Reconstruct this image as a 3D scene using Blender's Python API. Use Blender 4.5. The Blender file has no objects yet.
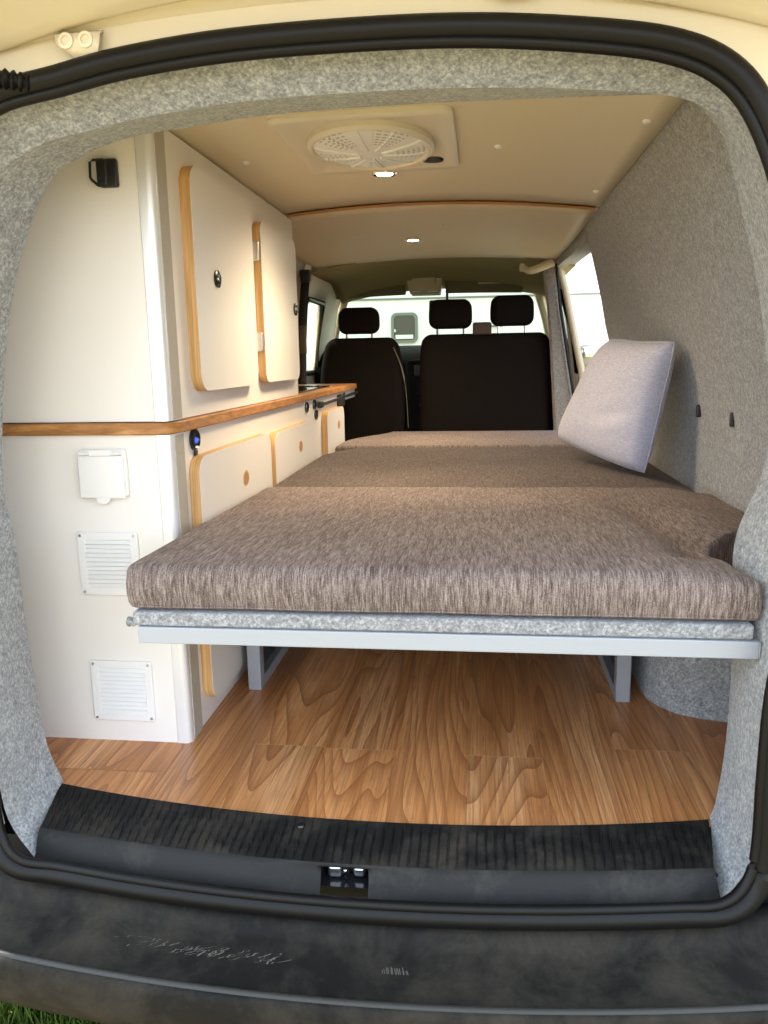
import bpy, bmesh, math, random
from mathutils import Vector, Matrix, noise
random.seed(4)
PI = math.pi
sc = bpy.context.scene
COL = sc.collection

# ------------------------------------------------------------------ materials
def mat(name, color=(.8, .8, .8), rough=.5, metal=0., spec=.5, coat=0., sheen=0., emit=None, estr=0.):
    m = bpy.data.materials.new(name); m.use_nodes = True
    b = m.node_tree.nodes['Principled BSDF']
    b.inputs['Base Color'].default_value = (*color, 1)
    b.inputs['Roughness'].default_value = rough
    b.inputs['Metallic'].default_value = metal
    b.inputs['Specular IOR Level'].default_value = spec
    b.inputs['Coat Weight'].default_value = coat
    b.inputs['Sheen Weight'].default_value = sheen
    if emit:
        b.inputs['Emission Color'].default_value = (*emit, 1)
        b.inputs['Emission Strength'].default_value = estr
    return m

class NT:
    """tiny node builder on a material"""
    def __init__(s, m):
        s.m = m; s.t = m.node_tree; s.b = s.t.nodes['Principled BSDF']
        s.tc = s.t.nodes.new('ShaderNodeTexCoord')
    def link(s, a, b): s.t.links.new(a, b)
    def obj(s, scale=(1, 1, 1), src=None):
        n = s.t.nodes.new('ShaderNodeMapping'); n.inputs['Scale'].default_value = scale
        s.link(src or s.tc.outputs['Object'], n.inputs['Vector']); return n.outputs[0]
    def noise(s, vec, scale, detail=2, rough=.5, dist=0.):
        n = s.t.nodes.new('ShaderNodeTexNoise')
        n.inputs['Scale'].default_value = scale; n.inputs['Detail'].default_value = detail
        n.inputs['Roughness'].default_value = rough; n.inputs['Distortion'].default_value = dist
        s.link(vec, n.inputs['Vector']); return n.outputs['Fac']
    def ramp(s, fac, stops):
        n = s.t.nodes.new('ShaderNodeValToRGB'); e = n.color_ramp.elements
        while len(e) < len(stops): e.new(.5)
        for k, (p, c) in enumerate(stops):
            e[k].position = p; e[k].color = (*c, 1) if len(c) == 3 else c
        s.link(fac, n.inputs[0]); return n.outputs[0]
    def mix(s, fac, a, b, mode='MIX'):
        n = s.t.nodes.new('ShaderNodeMix'); n.data_type = 'RGBA'; n.blend_type = mode
        for sock, v in ((n.inputs[0], fac), (n.inputs[6], a), (n.inputs[7], b)):
            if hasattr(v, 'links') or hasattr(v, 'is_linked'): s.link(v, sock)
            elif isinstance(v, (int, float)): sock.default_value = v
            else: sock.default_value = (*v, 1)
        return n.outputs[2]
    def math(s, op, a, b=0.):
        n = s.t.nodes.new('ShaderNodeMath'); n.operation = op
        for sock, v in ((n.inputs[0], a), (n.inputs[1], b)):
            if isinstance(v, (int, float)): sock.default_value = v
            else: s.link(v, sock)
        return n.outputs[0]
    def color(s, c): s.link(c, s.b.inputs['Base Color'])
    def rough(s, c): s.link(c, s.b.inputs['Roughness'])
    def bump(s, h, strength=.3, dist=.002):
        n = s.t.nodes.new('ShaderNodeBump'); n.inputs['Strength'].default_value = strength
        n.inputs['Distance'].default_value = dist
        s.link(h, n.inputs['Height']); s.link(n.outputs[0], s.b.inputs['Normal'])

def felt(name, lo, mid, hi, sc1=170):
    m = mat(name, mid, .95, spec=.15, sheen=.25); n = NT(m); v = n.obj()
    a = n.noise(v, sc1, 4, .65, .4); b = n.noise(v, sc1 * .33, 3, .6)
    f = n.math('ADD', n.math('MULTIPLY', a, .72), n.math('MULTIPLY', b, .28))
    n.color(n.ramp(f, [(.33, lo), (.5, mid), (.66, hi)])); n.bump(a, .5, .003); return m

M = {}
M['felt'] = felt('felt_grey', (.135, .14, .146), (.282, .292, .302), (.49, .505, .515))
M['felt_board'] = felt('felt_board', (.11, .11, .11), (.23, .23, .235), (.42, .42, .42), 190)

def chenille(name, k=1.):
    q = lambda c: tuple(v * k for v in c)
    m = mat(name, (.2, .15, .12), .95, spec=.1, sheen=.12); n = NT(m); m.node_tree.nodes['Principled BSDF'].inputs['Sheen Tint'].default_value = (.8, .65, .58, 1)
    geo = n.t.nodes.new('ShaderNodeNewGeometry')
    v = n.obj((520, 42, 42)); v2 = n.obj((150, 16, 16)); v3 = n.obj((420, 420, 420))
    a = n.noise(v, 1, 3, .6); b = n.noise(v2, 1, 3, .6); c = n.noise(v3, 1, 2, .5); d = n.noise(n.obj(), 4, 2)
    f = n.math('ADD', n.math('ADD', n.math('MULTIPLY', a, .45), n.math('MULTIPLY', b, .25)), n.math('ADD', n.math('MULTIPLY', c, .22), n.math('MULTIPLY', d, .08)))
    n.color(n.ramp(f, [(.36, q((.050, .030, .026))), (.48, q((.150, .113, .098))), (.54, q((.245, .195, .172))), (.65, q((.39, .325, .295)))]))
    n.bump(f, .6, .004); return m
M['chenille'] = chenille('chenille_brown', .88)
M['chenille_shade'] = chenille('chenille_brown_shade', .46)  # same fabric, darkened: the light falling off into the van is in the colour

def wood_floor():
    m = mat('wood_laminate', (.4, .2, .1), .36, spec=.4); n = NT(m)
    at = n.t.nodes.new('ShaderNodeAttribute'); at.attribute_name = 'plank'
    add = n.t.nodes.new('ShaderNodeVectorMath'); add.operation = 'ADD'
    n.link(n.tc.outputs['Object'], add.inputs[0]); n.link(at.outputs['Color'], add.inputs[1])
    P = add.outputs[0]
    rings = n.noise(n.obj((5.5, .62, 1), P), 1, 1.5, .45, .15)
    fr = n.math('FRACT', n.math('MULTIPLY', rings, 22))
    line = n.math('POWER', fr, 3.)                       # thin dark late-wood lines, soft on one side
    fib = n.noise(n.obj((240, 5, 1), P), 1, 4, .65)
    big = n.noise(n.obj((11, .9, 1), P), 1, 3, .6)
    dots = n.noise(n.obj((120, 14, 1), P), 1, 2, .5)
    base = n.ramp(big, [(.32, (.44, .175, .055)), (.5, (.68, .31, .115)), (.66, (.86, .46, .21))])
    c = n.mix(n.math('MULTIPLY', line, .72), base, (.26, .085, .026))
    c = n.mix(n.ramp(fib, [(.36, (.60, .60, .60)), (.58, (0, 0, 0))]), c, (.31, .12, .042))
    c = n.mix(n.ramp(dots, [(.62, (0, 0, 0)), (.74, (.35, .35, .35))]), c, (.22, .09, .035))
    sp = n.t.nodes.new('ShaderNodeSeparateColor'); n.link(at.outputs['Color'], sp.inputs[0])
    tint = n.ramp(n.math('FRACT', n.math('MULTIPLY', sp.outputs[0], 3.7)), [(0, (.84, .80, .76)), (1, (1.05, 1.02, .98))])
    n.color(n.mix(1., c, tint, 'MULTIPLY')); n.bump(fib, .05, .001); return m
M['floor'] = wood_floor()

def ply(name, along, dark, mid, light, blocks=None):
    m = mat(name, mid, .42, spec=.35); n = NT(m)
    a = n.noise(n.obj(along), 1, 3, .6)
    c = n.ramp(a, [(.3, dark), (.5, mid), (.7, light)])
    if blocks:
        vo = n.t.nodes.new('ShaderNodeTexVoronoi'); vo.inputs['Scale'].default_value = 1
        n.link(n.obj(blocks), vo.inputs['Vector'])
        sp = n.t.nodes.new('ShaderNodeSeparateColor'); n.link(vo.outputs['Color'], sp.inputs[0])
        c = n.mix(1., c, n.ramp(sp.outputs[0], [(0, (.80, .76, .70)), (1, (1.12, 1.1, 1.05))]), 'MULTIPLY')
    n.color(c); return m
M['ply'] = ply('birch_ply_edge', (160, 4, 4), (.46, .25, .085), (.62, .36, .14), (.74, .48, .22))
M['worktop'] = ply('bamboo_worktop', (20, 20, 90), (.32, .14, .045), (.44, .205, .07), (.55, .28, .105), (9, 9, 60))
M['strip'] = ply('oak_strip', (6, 80, 80), (.33, .15, .045), (.45, .22, .07), (.55, .29, .1))

def laminate(name, c, r=.32):
    m = mat(name, c, r, spec=.45); n = NT(m)
    a = n.noise(n.obj((420, 420, 9)), 1, 2)
    n.color(n.mix(n.math('MULTIPLY', a, .10), c, tuple(x * .8 for x in c))); return m
M['white'] = laminate('white_laminate', (.83, .785, .735))
M['post'] = mat('satin_white_profile', (.80, .79, .79), .34, metal=.3)
M['postshade'] = mat('grey_beige_shade', (.44, .40, .33), .5)
M['vent'] = mat('white_vent_plastic', (.82, .80, .78), .35)
M['ceil'] = laminate('cream_ceiling_vinyl', (.72, .63, .45), .5)
M['fan'] = mat('cream_fan_plastic', (.72, .65, .52), .4)
def grille_mat():
    m = mat('white_grille', (.75, .73, .70), .35); n = NT(m)
    sx = n.t.nodes.new('ShaderNodeSeparateXYZ'); n.link(n.obj((1, .76, 1)), sx.inputs[0])
    x, y = sx.outputs[0], sx.outputs[1]
    r = n.math('SQRT', n.math('ADD', n.math('MULTIPLY', x, x), n.math('MULTIPLY', y, y)))
    th = n.math('ARCTAN2', y, x)
    ring = n.math('GREATER_THAN', n.math('SINE', n.math('MULTIPLY', r, 2 * PI / .0125)), .35)
    cell = n.math('GREATER_THAN', n.math('SINE', n.math('MULTIPLY', th, 44)), -.45)
    sect = n.math('GREATER_THAN', n.math('SINE', n.math('ADD', n.math('MULTIPLY', th, 5), .4)), -.15)
    zone = n.math('MULTIPLY', n.math('GREATER_THAN', r, .062), n.math('LESS_THAN', r, .138))
    f = n.math('MULTIPLY', n.math('MULTIPLY', ring, cell), n.math('MULTIPLY', sect, zone))
    n.color(n.mix(f, (.84, .83, .80), (.44, .43, .41))); return m
M['grille'] = grille_mat()
M['alu'] = mat('painted_aluminium', (.33, .35, .385), .4, metal=.2)
M['steel'] = mat('zinc_steel', (.65, .64, .62), .3, metal=1.)
M['chrome'] = mat('chrome', (.85, .84, .82), .12, metal=1.)
M['black'] = mat('black_plastic', (.018, .018, .019), .4)
M['gloss'] = mat('black_gloss', (.012, .012, .014), .12)
M['led'] = mat('blue_led', (.05, .1, .9), .3, emit=(.1, .25, 1.), estr=.12)
M['hole'] = mat('thumb_hole_wood', (.42, .22, .10), .8)
def dusty(name, base, dust, r, thr=.62, s=5):
    m = mat(name, base, r, spec=.14); n = NT(m)
    a = n.noise(n.obj((1, 1, 1)), s, 7, .75, .3); b = n.noise(n.obj(), 160, 3, .6)
    k = n.ramp(a, [(thr - .14, (0, 0, 0)), (thr + .12, (1, 1, 1))])
    sp = n.ramp(b, [(.64, (0, 0, 0)), (.78, (1, 1, 1))])
    c = n.mix(n.math('MULTIPLY', k, .42), base, dust)
    n.color(n.mix(n.math('MULTIPLY', sp, .22), c, dust)); n.bump(b, .15, .0015)
    n.rough(n.ramp(a, [(.3, (r, r, r)), (.8, (min(1, r + .25),) * 3)])); return m
M['sill'] = dusty('black_sill_plastic', (.011, .0105, .010), (.11, .09, .07), .55, .60, 9)
M['sillface'] = dusty('charcoal_sill_plastic', (.020, .019, .018), (.10, .088, .072), .5, .66, 6)
M['bumper'] = dusty('bumper_plastic', (.0085, .0078, .0066), (.075, .062, .045), .62, .57, 6)
M['edge'] = mat('bumper_edge_highlight', (.030, .028, .024), .5, spec=.35)  # lighter than the bumper: paints the sky highlight along its top edge
M['scuff'] = mat('dusty_scuff', (.105, .092, .072), .9)
M['rubber'] = mat('black_rubber', (.006, .0055, .005), .42, spec=.2)
def seatcloth():
    m = mat('dark_seat_cloth', (.02, .016, .015), .95, spec=.06); n = NT(m)
    a = n.noise(n.obj(), 300, 2); n.color(n.mix(a, (.004, .0032, .003), (.017, .013, .012))); n.bump(a, .3, .002); return m
M['seat'] = seatcloth()
M['seatpatch'] = mat('brown_seat_block', (.06, .038, .032), .7)
def linen():
    m = mat('lilac_linen', (.55, .53, .57), .95, spec=.1, sheen=.3); n = NT(m)
    a = n.noise(n.obj((260, 260, 260)), 1, 2); b = n.noise(n.obj((60, 60, 500)), 1, 2)
    f = n.math('ADD', n.math('MULTIPLY', a, .5), n.math('MULTIPLY', b, .5))
    n.color(n.ramp(f, [(.34, (.36, .365, .47)), (.5, (.475, .48, .60)), (.66, (.59, .595, .72))])); n.bump(f, .4, .002); return m
M['linen'] = linen()
M['headliner'] = mat('olive_headliner', (.33, .28, .16), .9, spec=.15)
M['visor'] = mat('olive_visor', (.16, .145, .095), .8, spec=.2)
M['cabtrim'] = mat('cream_cab_trim', (.60, .52, .38), .6)
M['pillartrim'] = felt('pillar_felt', (.16, .15, .14), (.28, .265, .25), (.42, .40, .38), 200)
M['dash'] = mat('black_dashboard', (.005, .005, .005), .75, spec=.12)
M['paint'] = mat('cream_white_paint', (.68, .60, .44), .25, coat=.3)
M['caravan'] = mat('white_caravan_panel', (.86, .87, .82), .4)
M['caravanwin'] = mat('tinted_caravan_window', (.075, .07, .045), .3)
M['caravanrim'] = mat('grey_window_surround', (.20, .205, .18), .4)
M['blind'] = mat('pale_blind', (.8, .8, .78), .7)
M['timber'] = mat('pale_timber', (.62, .52, .38), .7)
M['fence'] = mat('weathered_fence', (.55, .54, .44), .8)
M['belt'] = mat('black_webbing', (.012, .012, .012), .75)
M['mirror'] = mat('mirror_housing', (.30, .25, .16), .4)
M['lampon'] = mat('warm_lamp', (1, .9, .75), .4, emit=(1., .84, .60), estr=28.)
M['wheel'] = mat('tyre_black', (.015, .015, .015), .8)
def glass():
    m = bpy.data.materials.new('window_glass'); m.use_nodes = True; t = m.node_tree; t.nodes.clear()
    o = t.nodes.new('ShaderNodeOutputMaterial'); mx = t.nodes.new('ShaderNodeMixShader')
    a = t.nodes.new('ShaderNodeBsdfTransparent'); a.inputs[0].default_value = (.54, .59, .49, 1)
    g = t.nodes.new('ShaderNodeBsdfGlossy'); g.inputs['Roughness'].default_value = .02
    mx.inputs[0].default_value = .05
    t.links.new(a.outputs[0], mx.inputs[1]); t.links.new(g.outputs[0], mx.inputs[2])
    t.links.new(mx.outputs[0], o.inputs[0]); return m
M['glass'] = glass()
def ground():
    m = mat('dry_lawn', (.2, .2, .08), .95, spec=.1); n = NT(m)
    a = n.noise(n.obj(), 1.3, 5, .6); b = n.noise(n.obj(), 60, 3, .6)
    n.color(n.mix(n.math('MULTIPLY', b, .5), n.ramp(a, [(.35, (.29, .21, .105)), (.65, (.42, .31, .17))]), (.12, .14, .03))); return m
M['ground'] = ground()
M['blade'] = mat('grass_blade', (.075, .12, .018), .7, spec=.15)

# ------------------------------------------------------------------ mesh helpers
class B:
    def __init__(s): s.bm = bmesh.new()
    def verts(s, ps): return [s.bm.verts.new(p) for p in ps]
    def face(s, vs):
        try: return s.bm.faces.new(vs)
        except ValueError: return None
    def box(s, lo, hi):
        x0, y0, z0 = lo; x1, y1, z1 = hi
        v = s.verts([(x, y, z) for z in (z0, z1) for y in (y0, y1) for x in (x0, x1)])
        for f in ((0, 2, 3, 1), (4, 5, 7, 6), (0, 1, 5, 4), (2, 6, 7, 3), (0, 4, 6, 2), (1, 3, 7, 5)): s.face([v[i] for i in f])
        return s
    def grid(s, fn, nu, nv, closeu=False):
        vs = [[s.bm.verts.new(fn(i / nu, j / nv)) for j in range(nv + 1)] for i in range(nu if closeu else nu + 1)]
        n = len(vs)
        for i in range(nu):
            for j in range(nv):
                s.face([vs[i][j], vs[(i + 1) % n][j], vs[(i + 1) % n][j + 1], vs[i][j + 1]])
        return s
    def loft(s, loops, closed=False, caps=False):
        rows = [s.verts(l) for l in loops]; n = len(rows[0])
        for a, b in zip(rows, rows[1:]):
            for i in range(n if closed else n - 1):
                s.face([a[i], a[(i + 1) % n], b[(i + 1) % n], b[i]])
        if caps:
            s.face(rows[0][::-1]); s.face(rows[-1])
        return s
    def prism(s, poly, axis, a, b):
        def P(u, v, w): return {'x': (w, u, v), 'y': (u, w, v), 'z': (u, v, w)}[axis]
        lo = s.verts([P(u, v, a) for u, v in poly]); hi = s.verts([P(u, v, b) for u, v in poly]); n = len(poly)
        s.face(lo[::-1]); s.face(hi)
        for i in range(n): s.face([lo[i], lo[(i + 1) % n], hi[(i + 1) % n], hi[i]])
        return s
    def ring(s, outer, inner, axis, a, b):
        """frame between two polygons with equal point counts"""
        def P(u, v, w): return {'x': (w, u, v), 'y': (u, w, v), 'z': (u, v, w)}[axis]
        L = [s.verts([P(u, v, w) for u, v in p]) for p, w in ((outer, a), (outer, b), (inner, b), (inner, a))]
        n = len(outer)
        for k in range(4):
            A, C = L[k], L[(k + 1) % 4]
            for i in range(n): s.face([A[i], A[(i + 1) % n], C[(i + 1) % n], C[i]])
        return s
    def tube(s, pts, r, seg=10, closed=False, flat=1., up=(0, 0, 1), rf=None):
        pts = [Vector(p) for p in pts]; n = len(pts); loops = []
        for i, p in enumerate(pts):
            a = pts[i - 1] if (i > 0 or closed) else p; b = pts[(i + 1) % n] if (i < n - 1 or closed) else p
            t = (b - a).normalized(); u = Vector(up)
            if abs(t.dot(u)) > .97: u = Vector((1, 0, 0)) if abs(t.x) < .9 else Vector((0, 1, 0))
            e1 = (u - t * u.dot(t)).normalized(); e2 = t.cross(e1)
            rr = r * (rf(i / max(1, n - 1)) if rf else 1)
            loops.append([p + e1 * math.cos(k * 2 * PI / seg) * rr * flat + e2 * math.sin(k * 2 * PI / seg) * rr for k in range(seg)])
        if closed: loops.append(loops[0])
        s.loft(loops, True, not closed); return s
    def lathe(s, prof, c, axis='z', seg=32, sx=1., sy=1.):
        def P(r, h, t):
            u, v = r * math.cos(t) * sx, r * math.sin(t) * sy
            return {'z': (c[0] + u, c[1] + v, c[2] + h), 'y': (c[0] + u, c[1] + h, c[2] + v), 'x': (c[0] + h, c[1] + u, c[2] + v)}[axis]
        s.loft([[P(r, h, k * 2 * PI / seg) for k in range(seg)] for r, h in prof], True, True); return s
    def rbox(s, lo, hi, r, m=6, k=3, fn=None):
        """rounded box with many faces; fn bends each point"""
        ax = []
        for d in range(3):
            a, b = lo[d], hi[d]; rr = min(r, (b - a) / 2 - 1e-5)
            mm = m[d] if isinstance(m, (tuple, list)) else m
            offs = [rr - rr * math.tan(i / k * PI / 4) for i in range(k, 0, -1)]
            t = [a + o for o in offs] + [a + rr + (b - a - 2 * rr) * i / mm for i in range(mm + 1)] + [b - o for o in reversed(offs)]
            ax.append((t, rr))
        rr = min(x[1] for x in ax); new = {}
        def V(p):
            q = tuple(min(max(p[d], lo[d] + rr), hi[d] - rr) for d in range(3))
            dv = Vector(p) - Vector(q)
            w = Vector(q) + (dv.normalized() * rr if dv.length > 1e-9 else Vector())
            if fn: w = Vector(fn(w))
            return w
        def G(p):
            key = tuple(round(c, 6) for c in p)
            if key not in new: new[key] = s.bm.verts.new(V(p))
            return new[key]
        for d in range(3):
            e, f = [x for x in range(3) if x != d]
            for side in (lo[d], hi[d]):
                for i in range(len(ax[e][0]) - 1):
                    for j in range(len(ax[f][0]) - 1):
                        def pt(u, v):
                            p = [0, 0, 0]; p[d] = side; p[e] = ax[e][0][u]; p[f] = ax[f][0][v]; return p
                        s.face([G(pt(i, j)), G(pt(i + 1, j)), G(pt(i + 1, j + 1)), G(pt(i, j + 1))])
        return s
    def mesh(s, name, org, smooth=35):
        bmesh.ops.remove_doubles(s.bm, verts=s.bm.verts, dist=1e-6)
        bmesh.ops.recalc_face_normals(s.bm, faces=s.bm.faces)
        me = bpy.data.meshes.new(name)
        for v in s.bm.verts: v.co -= Vector(org)
        s.bm.to_mesh(me); s.bm.free()
        if smooth:
            me.polygons.foreach_set('use_smooth', [True] * len(me.polygons))
            me.set_sharp_from_angle(angle=math.radians(smooth))
        return me

ORG = {}
def obj(name, b, m, parent=None, org=None, smooth=35, bevel=0., solid=0., sub=0):
    o0 = ORG[parent.name] if parent else (org or (0, 0, 0))
    me = b.mesh(name, o0, smooth); o = bpy.data.objects.new(name, me); COL.objects.link(o)
    for mm in (m if isinstance(m, (list, tuple)) else [m]): me.materials.append(M[mm])
    if parent: o.parent = parent
    else: o.location = o0
    ORG[o.name] = o0
    if solid:
        d = o.modifiers.new('thickness', 'SOLIDIFY'); d.thickness = solid; d.offset = 0
    if bevel:
        d = o.modifiers.new('soft_edges', 'BEVEL'); d.width = bevel; d.segments = 2; d.limit_method = 'ANGLE'; d.angle_limit = math.radians(40)
    if sub:
        d = o.modifiers.new('smooth', 'SUBSURF'); d.levels = sub; d.render_levels = sub
    return o
def tag(o, label, cat, group=None, kind=None):
    o['label'] = label; o['category'] = cat
    if group: o['group'] = group
    if kind: o['kind'] = kind
    return o
def thing(name, label, cat, loc, group=None):
    o = bpy.data.objects.new(name, None); COL.objects.link(o); o.location = loc; ORG[o.name] = tuple(loc)
    o.empty_display_size = .05
    return tag(o, label, cat, group)
def part(name, b, m, parent, label=None, **k):
    o = obj(name, b, m, parent, **k)
    if label: o['label'] = label
    return o
def solo(name, b, m, label, cat, org, group=None, **k): return tag(obj(name, b, m, org=org, **k), label, cat, group)
def struct(name, b, m, label, cat, **k): return tag(obj(name, b, m, **k), label, cat, kind='structure')
def rrect(a0, a1, b0, b1, r, seg=6):
    out = []
    for cx, cy, t0 in ((a1 - r, b1 - r, 0), (a0 + r, b1 - r, .5 * PI), (a0 + r, b0 + r, PI), (a1 - r, b0 + r, 1.5 * PI)):
        out += [(cx + r * math.cos(t0 + i / seg * PI / 2), cy + r * math.sin(t0 + i / seg * PI / 2)) for i in range(seg + 1)]
    return out
def interp(tab, x):
    if x <= tab[0][0]: return tab[0][1]
    for (a, u), (b, v) in zip(tab, tab[1:]):
        if x <= b: return u + (v - u) * (x - a) / (b - a)
    return tab[-1][1]
def sstep(a, b, x):
    t = min(1, max(0, (x - a) / (b - a))); return t * t * (3 - 2 * t)
def catmull(pts, n=6):
    out = []; P = [Vector(p) for p in pts]
    for i in range(len(P) - 1):
        p0 = P[max(0, i - 1)]; p1 = P[i]; p2 = P[i + 1]; p3 = P[min(len(P) - 1, i + 2)]
        for k in range(n):
            t = k / n
            out.append(.5 * ((2 * p1) + (p2 - p0) * t + (2 * p0 - 5 * p1 + 4 * p2 - p3) * t * t + (3 * p1 - p0 - 3 * p2 + p3) * t ** 3))
    return out + [P[-1]]

# ------------------------------------------------------------------ van shell
XC = -.22                                   # middle of the van
PR = [(0, .635), (.3, .65), (.5, .65), (.75, .63), (.97, .556), (1.12, .497), (1.25, .438), (1.35, .385), (1.40, .37)]
def xr(z): return interp(PR, z)             # lined wall, door side
PL = [(0, 1.09), (.5, 1.10), (.75, 1.08), (.97, 1.04), (1.12, 1.0), (1.25, .93), (1.36, .85), (1.4, .84)]
def xl(z): return -interp(PL, z)     # lined wall, kitchen side
def zc(x): return 1.352 + .038 * (1 - ((x - XC) / .58) ** 2)    # arched roof lining
def y_floor(x): return .055 + .078 * ((x + .19) / .68) ** 2

# floor: planks, each a strip of its own in one mesh
def build_floor():
    b = B(); lay = b.bm.loops.layers.float_color.new('plank')
    W = .163; x0 = -.024 - 7 * W; g = .0003
    for k in range(11):
        a = max(-1.06, x0 + k * W); c = min(.66, x0 + (k + 1) * W)
        if c <= a: continue
        first = {5: .339, 6: -9, 7: .334, 8: -9, 9: .39, 4: .345, 3: -9}.get(k, .2)
        if first == -9: first = .05 + random.random() * .1 + 1.
        ys = [-.2, first] ; 
        while ys[-1] < 4.0: ys.append(ys[-1] + 1.22)
        for u, v in zip(ys, ys[1:]):
            if v > 4.1: v = 4.1
            rnd = (random.random() * 9, random.random() * 9, random.random() * 9, 1)
            n = 6
            for i in range(n):
                xa = a + g + (c - a - 2 * g) * i / n; xb = a + g + (c - a - 2 * g) * (i + 1) / n
                ya, yb = max(u + g, y_floor(xa) - .02), max(u + g, y_floor(xb) - .02)
                if v - g <= min(ya, yb): continue
                f = b.face(b.verts([(xa, ya, 0), (xb, yb, 0), (xb, v - .0016, 0), (xa, v - .0016, 0)]))
                for l in f.loops: l[lay] = rnd
    o = b.bm
    me = bpy.data.meshes.new('floor'); o.to_mesh(me); o.free()
    ob = bpy.data.objects.new('floor', me); COL.objects.link(ob); me.materials.append(M['floor'])
    me.materials.append(M['strip'])
    tag(ob, 'orange brown oak laminate plank floor of the van', 'floor', kind='structure')
    b = B().box((-1.05, .16, -.03), (.63, 4.1, -.0012)); u = part('underlay', b, 'ply', ob, smooth=0)
ORG['floor'] = (0, 0, 0)
build_floor()
struct('floor_pan', B().box((-1.10, .0, -.30), (.70, 4.45, -.031)), 'black', 'dark steel floor pan under the plank floor', 'floor', smooth=0)

# ceiling: two vinyl panels and the strip of wood over the joint
def ceil_panel(y0f, y1f):
    def fn(u, v):
        x = -.87 + (.385 + .87) * u; return (x, y0f(x) + (y1f(x) - y0f(x)) * v, zc(x))
    return B().grid(fn, 28, 10)
yj = lambda x: 1.555 - .075 * (1 - ((x - XC) / .6) ** 2) * 0
ce = struct('ceiling', ceil_panel(lambda x: .12, lambda x: 1.50), 'ceil', 'cream vinyl ceiling panel around the roof fan', 'ceiling', solid=.006)
struct('ceiling_2', ceil_panel(lambda x: 1.52, lambda x: 3.05 - .10 * ((x - XC) / .6) ** 2), 'ceil', 'cream vinyl ceiling panel over the front of the bed', 'ceiling', solid=.006)
def strip(u, v):
    x = -.66 + (.37 + .66) * u; a = v * 2 * PI
    return (x, 1.51 + .016 * math.cos(a), zc(x) - .008 + .005 * math.sin(a))
struct('trim_1', B().grid(strip, 30, 10), 'strip', 'curved strip of varnished wood across the cream ceiling', 'trim')
for x, y in ((-.60, .80), (.04, .80), (.345, .54), (.34, 1.26), (-.16, 2.0), (-.50, 2.1)):
    part('screw_cap', B().lathe([(.011, 0), (.010, -.004), (.006, -.007)], (x, y, zc(x) - .002), seg=14), 'vent', ce)

# side walls
def wall_right():
    b = B(); zs = [0, .1, .2, .3, .4, .5, .6, .7, .8, .9, 1.0, 1.1, 1.18, 1.25, 1.315]
    ED = [(0, 2.50), (.5, 2.50), (.97, 2.39), (1.12, 2.20), (1.26, 2.03), (1.315, 1.93)]
    ny = 30; rows = []
    for z in zs:
        ye = interp(ED, z); rows.append([(xr(z) + .004 * math.sin(3 * y + 5 * z), y, z) for y in (.16 + (ye - .16) * j / ny for j in range(ny + 1))])
    rows.append([(xr(1.36), p[1], 1.362) for p in rows[-1]])
    b.loft(rows)
    # wrapped edge of the door opening, turning outward
    edge = [r[-1] for r in rows[:-1]]
    b.loft([edge, [(x + .02, y + .03, z) for x, y, z in edge], [(x + .085, y + .05, z) for x, y, z in edge]])
    # header above the door opening
    top = [(xr(1.315) - .02 * sstep(2.2, 3.05, y) , y, 1.315) for y in (1.93 + 1.15 * j / 16 for j in range(17))]
    b.loft([[(x - .012, y, 1.372) for x, y, z in top], top, [(x + .09, y, 1.325) for x, y, z in top]])
    return b
struct('wall_right', wall_right(), 'felt', 'grey felt lined side wall beside the bed', 'wall', solid=.004)
for y, z in ((1.10, .705), (.78, .705)):
    x = xr(z) - .004
    solo('wall_slot', B().rbox((x - .009, y - .007, z - .018), (x + .012, y + .007, z + .018), .004, 1, 2), 'black',
         'small dark slot in the felt wall, ' + ('next to the pillow' if y > 1 else 'farther from the pillow'), 'slot', (x, y, z))
def wall_left():
    b = B(); zs = [0, .2, .4, .6, .8, 1.0, 1.15, 1.25, 1.38]
    return b.loft([[(xl(z), y, z) for y in (.16 + 2.74 * j / 20 for j in range(21))] for z in zs])
struct('wall_left', wall_left(), 'felt', 'grey felt lined side wall behind the kitchen units', 'wall', solid=.004)
# wheel arch box, felt covered, low under the bed
def arch():
    plan = [(.66, .535), (.585, .548), (.53, .562), (.485, .583), (.45, .62), (.428, .67), (.422, .74), (.422, 1.2), (.45, 1.36), (.52, 1.45), (.66, 1.47)]
    b = B(); loops = []
    for z, k in ((.0, 0), (.10, 0), (.22, .006), (.29, .02), (.33, .05)):
        loops.append([(x + k * (1 if x < .6 else 0), y + (k if y < .7 else -k), z) for x, y in plan])
    b.loft(loops); b.face(b.verts(loops[-1])); return b
struct('wall_right_lower', arch(), 'felt', 'felt covered wheel arch box on the floor under the bed', 'wall')

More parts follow.
